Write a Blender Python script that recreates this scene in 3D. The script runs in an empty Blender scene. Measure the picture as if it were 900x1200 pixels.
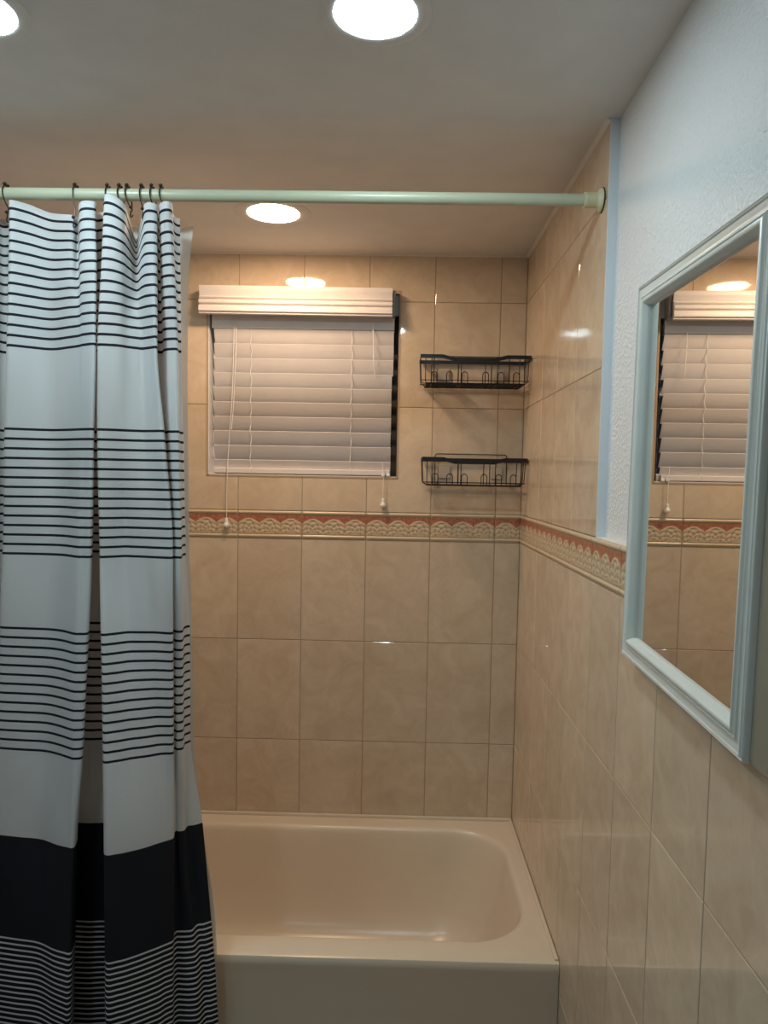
import bpy, bmesh, math, random
from mathutils import Vector, Matrix
random.seed(4)
H = 1.49            # eye height above the floor; heights below are written relative to the eye
D = 2.3103          # far (window) wall plane
XR = 0.3932         # tile face of the right wall
XD = 0.4115         # painted drywall face of the right wall, set back behind the tile
XL = -1.13          # left wall
YN = -1.25          # wall behind the camera
ZC = 0.688         # ceiling
ZT = -1.0946        # tub rim
C = bpy.context.scene.collection

# ------------------------------------------------------------------ materials
def nt(name):
    m = bpy.data.materials.new(name); m.use_nodes = True
    return m, m.node_tree, m.node_tree.nodes['Principled BSDF']
def simple(name, col, rough=.5, metal=0., bump=0., scale=200., spec=.5, coat=0., var=.03):
    m, t, b = nt(name)
    b.inputs['Roughness'].default_value = rough; b.inputs['Metallic'].default_value = metal
    b.inputs['Specular IOR Level'].default_value = spec
    b.inputs['Coat Weight'].default_value = coat
    tc = t.nodes.new('ShaderNodeTexCoord'); n = t.nodes.new('ShaderNodeTexNoise')
    n.inputs['Scale'].default_value = scale * .1; n.inputs['Detail'].default_value = 3
    t.links.new(tc.outputs['Object'], n.inputs['Vector'])
    r = t.nodes.new('ShaderNodeValToRGB')
    r.color_ramp.elements[0].position = .3; r.color_ramp.elements[1].position = .7
    r.color_ramp.elements[0].color = (*[c * (1 - var) for c in col], 1); r.color_ramp.elements[1].color = (*[min(1, c * (1 + var)) for c in col], 1)
    t.links.new(n.outputs['Fac'], r.inputs['Fac']); t.links.new(r.outputs['Color'], b.inputs['Base Color'])
    if bump:
        n2 = t.nodes.new('ShaderNodeTexNoise'); n2.inputs['Scale'].default_value = scale; n2.inputs['Detail'].default_value = 2
        t.links.new(tc.outputs['Object'], n2.inputs['Vector'])
        bp = t.nodes.new('ShaderNodeBump'); bp.inputs['Strength'].default_value = bump; bp.inputs['Distance'].default_value = .002
        t.links.new(n2.outputs['Fac'], bp.inputs['Height']); t.links.new(bp.outputs['Normal'], b.inputs['Normal'])
    return m

def tile_material(name, c1, c2, rough, bumpd):
    m, t, b = nt(name)
    tc = t.nodes.new('ShaderNodeTexCoord')
    at = t.nodes.new('ShaderNodeAttribute'); at.attribute_name = 'tone'
    off = t.nodes.new('ShaderNodeVectorMath'); off.operation = 'MULTIPLY_ADD'
    off.inputs[1].default_value = (1, 1, 1)
    sc = t.nodes.new('ShaderNodeVectorMath'); sc.operation = 'SCALE'; sc.inputs['Scale'].default_value = 9.
    t.links.new(at.outputs['Color'], sc.inputs[0])
    t.links.new(tc.outputs['Object'], off.inputs[0]); t.links.new(sc.outputs[0], off.inputs[2])
    n = t.nodes.new('ShaderNodeTexNoise'); n.inputs['Scale'].default_value = 14; n.inputs['Detail'].default_value = 5; n.inputs['Roughness'].default_value = .62
    n.inputs['Distortion'].default_value = .8
    t.links.new(off.outputs[0], n.inputs['Vector'])
    r = t.nodes.new('ShaderNodeValToRGB'); r.color_ramp.elements[0].position = .32; r.color_ramp.elements[1].position = .68
    r.color_ramp.elements[0].color = (*c1, 1); r.color_ramp.elements[1].color = (*c2, 1)
    t.links.new(n.outputs['Fac'], r.inputs['Fac'])
    hv = t.nodes.new('ShaderNodeHueSaturation')
    mr = t.nodes.new('ShaderNodeMapRange'); mr.inputs['To Min'].default_value = .955; mr.inputs['To Max'].default_value = 1.045
    t.links.new(at.outputs['Fac'], mr.inputs['Value']); t.links.new(mr.outputs['Result'], hv.inputs['Value'])
    t.links.new(r.outputs['Color'], hv.inputs['Color']); t.links.new(hv.outputs['Color'], b.inputs['Base Color'])
    b.inputs['Roughness'].default_value = rough; b.inputs['Specular IOR Level'].default_value = .65
    n2 = t.nodes.new('ShaderNodeTexNoise'); n2.inputs['Scale'].default_value = 26; n2.inputs['Detail'].default_value = 3
    t.links.new(off.outputs[0], n2.inputs['Vector'])
    bp = t.nodes.new('ShaderNodeBump'); bp.inputs['Strength'].default_value = 1; bp.inputs['Distance'].default_value = bumpd
    t.links.new(n2.outputs['Fac'], bp.inputs['Height']); t.links.new(bp.outputs['Normal'], b.inputs['Normal'])
    return m

M = {}
M['tile'] = tile_material('ceramic_tile_cream', (.56, .43, .305), (.67, .54, .40), .05, .00018)
M['grout'] = simple('grout', (.36, .27, .18), .85, bump=.3, scale=400)
M['ceiling'] = simple('ceiling_paint', (.75, .72, .69), .85, bump=.15, scale=120)
M['caulk'] = simple('white_caulk', (.70, .65, .58), .6)
M['floor'] = simple('floor_tile', (.20, .17, .14), .35)
M['tub'] = simple('bone_enamel', (.70, .585, .45), .27, coat=.0, var=.01)
M['rod'] = simple('pale_green_enamel', (.52, .53, .38), .32, var=.02)
M['rod_end'] = simple('cream_plastic', (.66, .62, .40), .4, var=.02)
M['pad'] = simple('clear_grey_pad', (.42, .35, .28), .2)
M['rubber'] = simple('dark_rubber', (.03, .025, .02), .7)
M['black'] = simple('black_wire', (.004, .004, .005), .4, var=.1)
M['bronze'] = simple('dark_bronze', (.035, .022, .016), .35, metal=.6, var=.1)
M['blind'] = simple('blind_white', (.70, .65, .63), .42, var=.02)
M['cord'] = simple('blind_cord', (.78, .75, .73), .8)
M['white_plastic'] = simple('white_plastic', (.86, .84, .80), .35)
M['bracket'] = simple('grey_bracket', (.30, .31, .33), .4)
M['vinyl'] = simple('window_vinyl', (.75, .76, .80), .4)
M['frame'] = simple('mint_white_paint', (.60, .62, .58), .3, var=.02)
M['panel'] = simple('olive_grey_paint', (.25, .225, .17), .5, var=.04)
M['lampring'] = simple('lamp_trim_white', (.75, .72, .69), .8)
M['winedge'] = simple('tile_edge_trim', (.42, .29, .18), .4)
M['edge'] = simple('smooth_edge_paint', (.70, .74, .78), .35, var=.01)
M['recess'] = simple('dark_recess', (.03, .025, .022), .8)  # near black standing in for shade in the gap beside the blind
def drywall():
    m, t, b = nt('orange_peel_paint')
    tc = t.nodes.new('ShaderNodeTexCoord')
    b.inputs['Base Color'].default_value = (.74, .74, .74, 1); b.inputs['Roughness'].default_value = .33
    n = t.nodes.new('ShaderNodeTexNoise'); n.inputs['Scale'].default_value = 150; n.inputs['Detail'].default_value = 3; n.inputs['Roughness'].default_value = .55
    t.links.new(tc.outputs['Object'], n.inputs['Vector'])
    r = t.nodes.new('ShaderNodeValToRGB'); r.color_ramp.elements[0].position = .42; r.color_ramp.elements[1].position = .66
    t.links.new(n.outputs['Fac'], r.inputs['Fac'])
    bp = t.nodes.new('ShaderNodeBump'); bp.inputs['Strength'].default_value = .8; bp.inputs['Distance'].default_value = .0015
    t.links.new(r.outputs['Color'], bp.inputs['Height']); t.links.new(bp.outputs['Normal'], b.inputs['Normal'])
    return m
M['wall_paint'] = drywall()
def glass():
    m, t, b = nt('window_glass')
    b.inputs['Base Color'].default_value = (.8, .85, .9, 1); b.inputs['Roughness'].default_value = .02
    b.inputs['Transmission Weight'].default_value = 1.; b.inputs['IOR'].default_value = 1.45
    return m
M['glass'] = glass()
def mirror():
    m, t, b = nt('mirror_silver')
    b.inputs['Base Color'].default_value = (.86, .87, .85, 1); b.inputs['Metallic'].default_value = 1; b.inputs['Roughness'].default_value = .012
    return m
M['mirror'] = mirror()
def emit(name, col, s):
    m, t, b = nt(name)
    b.inputs['Base Color'].default_value = (.9, .9, .9, 1)
    b.inputs['Emission Color'].default_value = (*col, 1); b.inputs['Emission Strength'].default_value = s
    return m
COOL = (.72, .93, 1.0); WARM = (1.0, .70, .45)
M['lamp_cool'] = emit('lamp_lens_cool', COOL, 90.)
M['lamp_warm'] = emit('lamp_lens_warm', WARM, 125.)

def listello():
    m, t, b = nt('relief_border_ceramic')
    at = t.nodes.new('ShaderNodeAttribute'); at.attribute_name = 'glaze'
    tc = t.nodes.new('ShaderNodeTexCoord')
    n = t.nodes.new('ShaderNodeTexNoise'); n.inputs['Scale'].default_value = 120; n.inputs['Detail'].default_value = 4
    t.links.new(tc.outputs['Object'], n.inputs['Vector'])
    r1 = t.nodes.new('ShaderNodeValToRGB'); r1.color_ramp.elements[0].position = .35; r1.color_ramp.elements[1].position = .65
    r1.color_ramp.elements[0].color = (.29, .095, .05, 1); r1.color_ramp.elements[1].color = (.45, .185, .105, 1)
    t.links.new(n.outputs['Fac'], r1.inputs['Fac'])
    sep = t.nodes.new('ShaderNodeSeparateColor'); t.links.new(at.outputs['Color'], sep.inputs['Color'])
    m1 = t.nodes.new('ShaderNodeMix'); m1.data_type = 'RGBA'
    m1.inputs[6].default_value = (.60, .47, .32, 1); m1.inputs[7].default_value = (.27, .18, .09, 1)
    t.links.new(sep.outputs[1], m1.inputs[0])
    m2 = t.nodes.new('ShaderNodeMix'); m2.data_type = 'RGBA'
    t.links.new(sep.outputs[0], m2.inputs[0]); t.links.new(m1.outputs[2], m2.inputs[6]); t.links.new(r1.outputs['Color'], m2.inputs[7])
    t.links.new(m2.outputs[2], b.inputs['Base Color'])
    b.inputs['Roughness'].default_value = .3
    return m
M['listello'] = listello()

def curtain_material():
    m, t, b = nt('striped_curtain_fabric')
    uv = t.nodes.new('ShaderNodeUVMap'); uv.uv_map = 'UVMap'
    sx = t.nodes.new('ShaderNodeSeparateXYZ'); t.links.new(uv.outputs[0], sx.inputs[0])
    V = sx.outputs['Y']      # height in metres relative to the eye + 2
    def math_(op, a, b_=None, c=None):
        n = t.nodes.new('ShaderNodeMath'); n.operation = op
        for i, x in enumerate((a, b_, c)):
            if x is None: continue
            if isinstance(x, (int, float)): n.inputs[i].default_value = x
            else: t.links.new(x, n.inputs[i])
        return n.outputs[0]
    def band(lo, hi):
        return math_('MULTIPLY', math_('GREATER_THAN', V, lo + 2), math_('LESS_THAN', V, hi + 2))
    def stripes(last, pitch, count, thick):
        ph = math_('FRACT', math_('DIVIDE', math_('SUBTRACT', V, last + 2 - thick / 2), pitch))
        on = math_('LESS_THAN', ph, thick / pitch)
        return math_('MULTIPLY', on, band(last - thick / 2, last + pitch * (count - 1) + thick / 2 + .0001))
    g = math_('MAXIMUM', stripes(.2480, .0201, 14, .0052), stripes(-.170, .0195, 14, .0050))
    g = math_('MAXIMUM', g, stripes(-.579, .01955, 14, .0050))
    g = math_('MAXIMUM', g, band(-.984, -.765))
    ph = math_('FRACT', math_('DIVIDE', math_('ADD', V, 10.), .0118))
    low = math_('MULTIPLY', math_('GREATER_THAN', ph, .34), math_('LESS_THAN', V, -.984 + 2))
    g = math_('MAXIMUM', g, low)
    tc = t.nodes.new('ShaderNodeTexCoord')
    nz = t.nodes.new('ShaderNodeTexNoise'); nz.inputs['Scale'].default_value = 900; t.links.new(tc.outputs['Object'], nz.inputs['Vector'])
    mx = t.nodes.new('ShaderNodeMix'); mx.data_type = 'RGBA'
    t.links.new(g, mx.inputs[0]); mx.inputs[6].default_value = (.78, .78, .78, 1); mx.inputs[7].default_value = (.012, .014, .022, 1)
    t.links.new(mx.outputs[2], b.inputs['Base Color'])
    b.inputs['Roughness'].default_value = .75
    b.inputs['Sheen Weight'].default_value = .0
    bp = t.nodes.new('ShaderNodeBump'); bp.inputs['Strength'].default_value = .25; bp.inputs['Distance'].default_value = .0006
    t.links.new(nz.outputs['Fac'], bp.inputs['Height']); t.links.new(bp.outputs['Normal'], b.inputs['Normal'])
    tr = t.nodes.new('ShaderNodeBsdfTranslucent'); t.links.new(mx.outputs[2], tr.inputs['Color'])
    ms = t.nodes.new('ShaderNodeMixShader'); ms.inputs[0].default_value = .42
    out = t.nodes['Material Output']
    t.links.new(b.outputs[0], ms.inputs[1]); t.links.new(tr.outputs[0], ms.inputs[2]); t.links.new(ms.outputs[0], out.inputs['Surface'])
    return m
M['curtain'] = curtain_material()
def liner_material():
    m, t, b = nt('sheer_liner')
    b.inputs['Base Color'].default_value = (.86, .82, .76, 1); b.inputs['Roughness'].default_value = .4
    b.inputs['Alpha'].default_value = .72
    return m
M['liner'] = liner_material()

# ------------------------------------------------------------------ helpers
def link(name, bm, mats, parent=None, smooth=False, loc=None):
    me = bpy.data.meshes.new(name)
    bm.normal_update(); bm.to_mesh(me); bm.free()
    for m in (mats if isinstance(mats, (list, tuple)) else [mats]): me.materials.append(m)
    if smooth:
        for pl in me.polygons: pl.use_smooth = True
        try: me.set_sharp_from_angle(angle=math.radians(40))
        except Exception: pass
    o = bpy.data.objects.new(name, me); C.objects.link(o)
    if parent: o.parent = parent
    if loc: o.location = loc
    return o
def tag(o, label, cat, group=None):
    o['label'] = label; o['category'] = cat
    if group: o['group'] = group
    return o
def thing(name, label, cat, loc=(0, 0, 0), group=None):
    o = bpy.data.objects.new(name, None); C.objects.link(o); o.location = loc
    o.empty_display_size = .05
    return tag(o, label, cat, group)
def struct(name, bm, mats, smooth=False):
    o = link(name, bm, mats, smooth=smooth); o['kind'] = 'structure'; return o
def box(bm, x0, x1, y0, y1, z0, z1, bev=0, mat=0, seg=2):
    r = bmesh.ops.create_cube(bm, size=1)
    vs = r['verts']
    for v in vs:
        v.co = Vector(((x0 + x1) / 2 + v.co.x * (x1 - x0), (y0 + y1) / 2 + v.co.y * (y1 - y0), (z0 + z1) / 2 + v.co.z * (z1 - z0)))
    fs = set(f for v in vs for f in v.link_faces)
    for f in fs: f.material_index = mat
    if bev:
        es = list(set(e for v in vs for e in v.link_edges))
        bmesh.ops.bevel(bm, geom=es, offset=bev, segments=seg, profile=.6, affect='EDGES')
def frames(pts, closed=False):
    n = len(pts); out = []
    up = None
    for i in range(n):
        if closed: t = pts[(i + 1) % n] - pts[i - 1]
        else: t = pts[min(i + 1, n - 1)] - pts[max(i - 1, 0)]
        t = t.normalized()
        if up is None:
            a = Vector((0, 0, 1)) if abs(t.z) < .9 else Vector((1, 0, 0))
            up = (a - t * a.dot(t)).normalized()
        else:
            up = up - t * up.dot(t)
            up = up.normalized() if up.length > 1e-6 else t.orthogonal().normalized()
        out.append((t, up, t.cross(up)))
    return out
def tube(bm, pts, r, n=8, closed=False, mat=0):
    pts = [Vector(p) for p in pts]
    fr = frames(pts, closed); rings = []
    for p, (t, u, w) in zip(pts, fr):
        rings.append([bm.verts.new(p + (u * math.cos(2 * math.pi * k / n) + w * math.sin(2 * math.pi * k / n)) * r) for k in range(n)])
    m = len(rings)
    for i in range(m if closed else m - 1):
        a, b = rings[i], rings[(i + 1) % m]
        for k in range(n):
            f = bm.faces.new((a[k], a[(k + 1) % n], b[(k + 1) % n], b[k])); f.material_index = mat
    if not closed:
        for rg in (rings[0][::-1], rings[-1]):
            f = bm.faces.new(rg); f.material_index = mat
def lathe(bm, prof, axis_o, axis='Z', n=32, mat=0, cap=True):
    """prof: list of (radius, height along axis)"""
    o = Vector(axis_o)
    def P(r, h, a):
        c, s = r * math.cos(a), r * math.sin(a)
        if axis == 'Z': return o + Vector((c, s, h))
        if axis == 'X': return o + Vector((h, c, s))
        return o + Vector((c, h, s))
    rings = [[bm.verts.new(P(r, h, 2 * math.pi * k / n)) for k in range(n)] for r, h in prof]
    for a, b in zip(rings, rings[1:]):
        for k in range(n):
            f = bm.faces.new((a[k], a[(k + 1) % n], b[(k + 1) % n], b[k])); f.material_index = mat
    if cap:
        for rg in (rings[0][::-1], rings[-1]):
            f = bm.faces.new(rg); f.material_index = mat
    bmesh.ops.recalc_face_normals(bm, faces=bm.faces)
def ball(bm, c, r, mat=0):
    res = bmesh.ops.create_icosphere(bm, subdivisions=2, radius=r)
    for v in res['verts']: v.co += Vector(c)
def smooth_path(pts, k=6):
    pts = [Vector(p) for p in pts]; out = []
    for i in range(len(pts) - 1):
        p0 = pts[max(i - 1, 0)]; p1 = pts[i]; p2 = pts[i + 1]; p3 = pts[min(i + 2, len(pts) - 1)]
        for j in range(k):
            t = j / k
            out.append(.5 * ((2 * p1) + (p2 - p0) * t + (2 * p0 - 5 * p1 + 4 * p2 - p3) * t * t + (3 * p1 - p0 - 3 * p2 + p3) * t ** 3))
    out.append(pts[-1]); return out

# ------------------------------------------------------------------ tiled walls
GW = .0011   # half of a grout joint
def put_tile(bm, lay, toP, u0, u1, v0, v1, edges, tone):
    """edges: l,r,b,t True where the piece really ends (grout joint), False where it continues in the same tile"""
    l, r_, b, t = edges
    a0, a1, b0, b1 = u0 + GW * l, u1 - GW * r_, v0 + GW * b, v1 - GW * t
    w = .0011
    outer = [(a0, b0), (a1, b0), (a1, b1), (a0, b1)]
    inner = [(a0 + w * l, b0 + w * b), (a1 - w * r_, b0 + w * b), (a1 - w * r_, b1 - w * t), (a0 + w * l, b1 - w * t)]
    vo = [bm.verts.new(toP(u, v, -.0016)) for u, v in outer]
    vm = [bm.verts.new(toP(u, v, -.0006)) for u, v in outer]
    vi = [bm.verts.new(toP(u, v, 0)) for u, v in inner]
    fs = [bm.faces.new(vi)]
    flags = [b, r_, t, l]
    for k in range(4):
        if not flags[k]: continue
        fs.append(bm.faces.new((vm[k], vm[(k + 1) % 4], vi[(k + 1) % 4], vi[k])))
        fs.append(bm.faces.new((vo[k], vo[(k + 1) % 4], vm[(k + 1) % 4], vm[k])))
    for f in fs:
        f.material_index = 0
        for lp in f.loops: lp[lay] = (tone, tone, tone, 1)
def tile_field(bm, toP, us, vs, hole=None, skip=None):
    lay = bm.loops.layers.color.get('tone') or bm.loops.layers.color.new('tone')
    for i in range(len(us) - 1):
        for j in range(len(vs) - 1):
            u0, u1, v0, v1 = us[i], us[i + 1], vs[j], vs[j + 1]
            if skip and skip(u0, u1, v0, v1): continue
            tone = random.random()
            if hole is None or u1 <= hole[0] or u0 >= hole[1] or v1 <= hole[2] or v0 >= hole[3]:
                put_tile(bm, lay, toP, u0, u1, v0, v1, (1, 1, 1, 1), tone); continue
            uc = sorted(set([u0, u1] + [h for h in hole[:2] if u0 < h < u1])); vc = sorted(set([v0, v1] + [h for h in hole[2:] if v0 < h < v1]))
            def inh(a, b_):
                if not (0 <= a < len(uc) - 1 and 0 <= b_ < len(vc) - 1): return True
                mu, mv = (uc[a] + uc[a + 1]) / 2, (vc[b_] + vc[b_ + 1]) / 2
                return hole[0] < mu < hole[1] and hole[2] < mv < hole[3]
            for a in range(len(uc) - 1):
                for b_ in range(len(vc) - 1):
                    if inh(a, b_): continue
                    put_tile(bm, lay, toP, uc[a], uc[a + 1], vc[b_], vc[b_ + 1],
                             (int(inh(a - 1, b_)), int(inh(a + 1, b_)), int(inh(a, b_ - 1)), int(inh(a, b_ + 1))), tone)

HX0, HX1, HZ0, HZ1 = -.5955, .0025, .0005, .5745        # window opening
rows_z = [-.846 - .3247 * 2, -.846 - .3247, -.846, -.5213, -.1973]
rows_top = [-.1089, .2205, .5444, ZC]
xg = -.0923
xs = [XL] + [xg + k * .203 for k in range(-5, 3)] + [XR]
bm = bmesh.new()
farP = lambda u, v, d: Vector((u, D - d, v + H))
tile_field(bm, farP, xs, rows_z); tile_field(bm, farP, xs, rows_top, (HX0, HX1, HZ0, HZ1))
T = .12
for x0, x1, z0, z1 in ((XL - .1, HX0, -H - .05, ZC + .05), (HX1, XR + .15, -H - .05, ZC + .05), (HX0, HX1, -H - .05, HZ0), (HX0, HX1, HZ1, ZC + .05)):
    box(bm, x0, x1, D + .0014, D + T, z0 + H, z1 + H, mat=1)
bmesh.ops.recalc_face_normals(bm, faces=bm.faces)
struct('wall_far', bm, [M['tile'], M['grout']])

SY = .1896
ys = [D, 2.0296] + [2.0296 - SY * k for k in range(1, 20)]
ys = [y for y in ys if y > YN] + [YN]
ys = ys[::-1]
sideP = lambda u, v, d: Vector((XR - d, u, v + H))
YE = 1.4415
bm = bmesh.new()
tile_field(bm, sideP, ys, rows_z)
ysu = sorted([y for y in ys if y > YE + .05] + [YE])
tile_field(bm, sideP, ysu, rows_top)
box(bm, XR + .0014, XD + .12, YN, D + .001, -H - .05 + H, -.1089 + H, mat=1)          # backing below the border
box(bm, XR + .0014, XD + .12, YE + .0015, D + .001, -.1089 + H, ZC + .05 + H, mat=1)
box(bm, XD, XD + .12, YN, YE + .002, -.1089 + H, ZC + .05 + H, mat=2)     # painted drywall
# bullnose edge of the upper tile field and painted corner, then the ledge over the border
box(bm, XR + .0005, XD + .001, YE - .0005, YE + .004, -.1089 + H, ZC + H, mat=4)
box(bm, XR + .0002, XD + .001, YN, YE + .001, -.1089 + H - .006, -.1089 + H + .0006, mat=3)
bmesh.ops.recalc_face_normals(bm, faces=bm.faces)
struct('wall_right', bm, [M['tile'], M['grout'], M['wall_paint'], M['caulk'], M['edge']])

bm = bmesh.new(); box(bm, XL - .12, XL, YN, D, -.05, ZC + H + .05)
struct('wall_left', bm, M['wall_paint'])
bm = bmesh.new(); box(bm, XL - .12, XD + .12, YN - .12, YN, -.05, ZC + H + .05)
struct('wall_near', bm, M['wall_paint'])
bm = bmesh.new(); box(bm, XL - .12, XD + .14, YN - .12, D + .12, -.1, 0)
struct('floor', bm, M['floor'])

# relief border tiles
def scallop(u):      # u in tiles; returns boundary (fraction from the top)
    return .50 - .21 * abs(math.sin(math.pi * 3 * u)) ** .8
def relief(u, v):
    """v from the top 0..1 -> (height, red, dark)"""
    if v < .12:
        s = math.sin(math.pi * v / .12); return (.0035 * s ** .6 + .0005, 0, 0)
    if v < .15: return (0., 0, .9)
    if v > .97: return (.0004, 0, .6)
    if v > .86:
        s = math.sin(math.pi * (v - .86) / .11); return (.004 * max(s, 0) ** .6, 0, 0)
    if v > .825: return (-.0002, 0, .9)
    b = scallop(u)
    if v < b - .015: return (.0006, 1, 0)
    if v < b + .045:
        s = math.sin(math.pi * (v - b + .015) / .06); bead = .75 + .25 * math.sin(u * 3 * 2 * math.pi * 9)
        return (.0012 + .0014 * max(0, s) * bead, 0, .05)
    # lace: petals fanning out from the foot of each scallop
    uc = (math.floor(u * 3) + .5) / 3
    dx = (u - uc) * .203; dz = (.80 - v) * .0884
    ang = math.atan2(dx, dz + .004); rad = math.hypot(dx, dz + .004)
    p = math.cos(ang * 7.5) * math.cos(rad * 2 * math.pi / .017)
    q = math.sin(ang * 15 + rad * 500) * .3
    h = .0012 + .0011 * max(-1, min(1, p * 1.1 + q))
    return (h, 0, max(0., min(.85, .42 - .5 * (p + q))))
def border(name, toP, us, offs, nu, nv):
    bm = bmesh.new(); lay = bm.loops.layers.color.new('glaze')
    z1, z0 = -.1089 - .0008, -.1973 + .0008
    for i in range(len(us) - 1):
        u0, u1 = us[i], us[i + 1]; s0, s1 = offs[i]
        n = max(6, int(nu * (s1 - s0)))
        g0, g1 = u0 + .0009, u1 - .0009
        grid = []; data = []
        for a in range(n + 1):
            f = a / n; U = g0 + (g1 - g0) * f; S = s0 + (s1 - s0) * f
            col = []; dc = []
            for b in range(nv + 1):
                v = b / nv; h, rd, dk = relief(S, v)
                if a in (0, n): h = -.001
                col.append(bm.verts.new(toP(U, z1 + (z0 - z1) * v, h))); dc.append((rd, dk, 0, 1))
            grid.append(col); data.append(dc)
        for a in range(n):
            for b in range(nv):
                q = ((a, b), (a + 1, b), (a + 1, b + 1), (a, b + 1))
                f = bm.faces.new([grid[x][y] for x, y in q]); f.smooth = True
                for lp, (x, y) in zip(f.loops, q): lp[lay] = data[x][y]
    bmesh.ops.recalc_face_normals(bm, faces=bm.faces)
    # make sure normals face the room
    o = struct(name, bm, M['listello'])
    return o
offs = []
for i in range(len(xs) - 1):
    w = (xs[i + 1] - xs[i]) / .203
    offs.append((1 - w, 1) if i == 0 else (0, w))
border('trim_1', farP, xs, offs, 84, 40)
yb = [y for y in ys if y > .2]
offs = [(0, (yb[i + 1] - yb[i]) / SY) for i in range(len(yb) - 1)]
border('trim_2', sideP, yb, offs, 72, 40)
# caulk line where the tile meets the ceiling
bm = bmesh.new()
for a, b in (((XR - .0005, YE), (XR - .0005, D)),):
    v = [bm.verts.new(p) for p in ((XR - .007, YE, ZC + H), (XR - .007, D, ZC + H), (XR, D, ZC + H - .007), (XR, YE, ZC + H - .007), (XR + .004, YE, ZC + H + .002), (XR + .004, D, ZC + H + .002))]
    bm.faces.new((v[0], v[1], v[2], v[3])); bm.faces.new((v[3], v[2], v[5], v[4])); bm.faces.new((v[0], v[4], v[5], v[1])); bm.faces.new((v[0], v[3], v[4])); bm.faces.new((v[1], v[5], v[2]))
struct('trim_3', bm, M['caulk'])
bm = bmesh.new()
v = [bm.verts.new(p) for p in ((XL, D - .006, ZC + H), (XR, D - .006, ZC + H), (XR, D, ZC + H - .005), (XL, D, ZC + H - .005), (XL, D + .003, ZC + H + .002), (XR, D + .003, ZC + H + .002))]
bm.faces.new((v[0], v[3], v[2], v[1])); bm.faces.new((v[3], v[4], v[5], v[2])); bm.faces.new((v[0], v[1], v[5], v[4])); bm.faces.new((v[0], v[4], v[3])); bm.faces.new((v[1], v[2], v[5]))
struct('trim_4', bm, M['caulk'])

# ------------------------------------------------------------------ ceiling and recessed lamps
LAMPS = [(-.335, 1.967, .069, .100, 'warm'), (-.0440, 1.134, .0625, .084, 'cool'), (-.651, 1.130, .0655, .086, 'cool'),
         (-.653, -.25, .066, .086, 'cool')]  # last one is an unseen lamp added to brighten the room
bm = bmesh.new()
box(bm, XL - .12, XD + .14, YN - .12, D + .12, ZC + H, ZC + H + .1)
struct('ceiling', bm, M['ceiling'])
lamp_labels = ['small recessed downlight with warm glow in the ceiling over the tub, behind the rod',
               'round cool white recessed downlight at the top middle, in front of the rod',
               'round cool white recessed downlight at the top left corner of the ceiling',
               'cool white recessed downlight behind the camera on the left side']
for (x, y, r, ro, k), lb in zip(LAMPS, lamp_labels):
    t = thing('recessed_downlight', lb, 'ceiling light', (x, y, ZC + H))
    bm = bmesh.new()
    lathe(bm, [(r * .99, .0), (r, -.0015), (r + .003, -.0022), (ro - .004, -.0018), (ro, -.0008), (ro, .001)], (0, 0, 0), n=64, cap=False)
    link('trim_ring', bm, M['lampring'], t, smooth=True)
    bm = bmesh.new()
    lathe(bm, [(r, -.0003), (r * .97, -.0012), (r * .8, -.0017), (r * .4, -.002), (r * .02, -.0022)], (0, 0, 0), n=64, cap=True)
    link('lens', bm, M['lamp_' + k], t, smooth=True)
# ------------------------------------------------------------------ window
w = thing('window_1', 'x', 'window'); del w['label'], w['category']; w['kind'] = 'structure'
w.location = ((HX0 + HX1) / 2, D + .07, H + HZ0)
def rel(bm, t):
    bmesh.ops.translate(bm, verts=bm.verts, vec=-Vector(t.location)); return bm
bm = bmesh.new(); fw = .028
for x0, x1, z0, z1 in ((HX0, HX0 + fw, HZ0, HZ1), (HX1 - fw, HX1, HZ0, HZ1), (HX0 + fw, HX1 - fw, HZ0, HZ0 + fw), (HX0 + fw, HX1 - fw, HZ1 - fw, HZ1), (HX0 + fw, HX1 - fw, .275, .30)):
    box(bm, x0, x1, D + .062, D + .095, z0 + H, z1 + H, bev=.002)
link('window_frame', rel(bm, w), M['vinyl'], w)
bm = bmesh.new(); box(bm, HX0 + fw - .003, HX1 - fw + .003, D + .076, D + .080, HZ0 + fw - .003 + H, HZ1 - fw + .003 + H)
link('pane', rel(bm, w), M['glass'], w)
bm = bmesh.new()      # reveals of the opening
box(bm, HX0 - .001, HX0 + .004, D + .001, D + .062, HZ0 + H, HZ1 + H)
box(bm, HX0, HX1, D + .001, D + .062, HZ1 - .004 + H, HZ1 + .001 + H)
box(bm, HX0, HX1, D + .001, D + .062, HZ0 - .001 + H, HZ0 + .004 + H)
link('reveal', rel(bm, w), M['vinyl'], w)
bm = bmesh.new(); box(bm, HX1 - .005, HX1 + .001, D + .006, D + .0615, HZ0 + H, HZ1 + H); box(bm, HX1 - .024, HX1 - .004, D + .052, D + .0615, HZ0 + H + .004, HZ1 + H - .004)  # right reveal plus an added strip, blackened to paint in the gap's shade
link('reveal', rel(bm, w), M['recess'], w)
bm = bmesh.new()      # thin edge trim round the opening
e = .0035
for x0, x1, z0, z1 in ((HX0 - e, HX0 + .002, HZ0 - e, HZ1 + e), (HX1 - .002, HX1 + e, HZ0 - e, HZ1 + e), (HX0, HX1, HZ0 - e, HZ0 + .002), (HX0, HX1, HZ1 - .002, HZ1 + e)):
    box(bm, x0, x1, D - .0012, D + .012, z0 + H, z1 + H)
link('edge_trim', rel(bm, w), M['winedge'], w)

HB = H + .0035
# ------------------------------------------------------------------ blind
bl = thing('window_blind', 'closed white horizontal slat blind with moulded valance hanging over the window', 'blind', (-.30, D + .02, H + .45))
SX0, SX1 = -.5785, -.018
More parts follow.
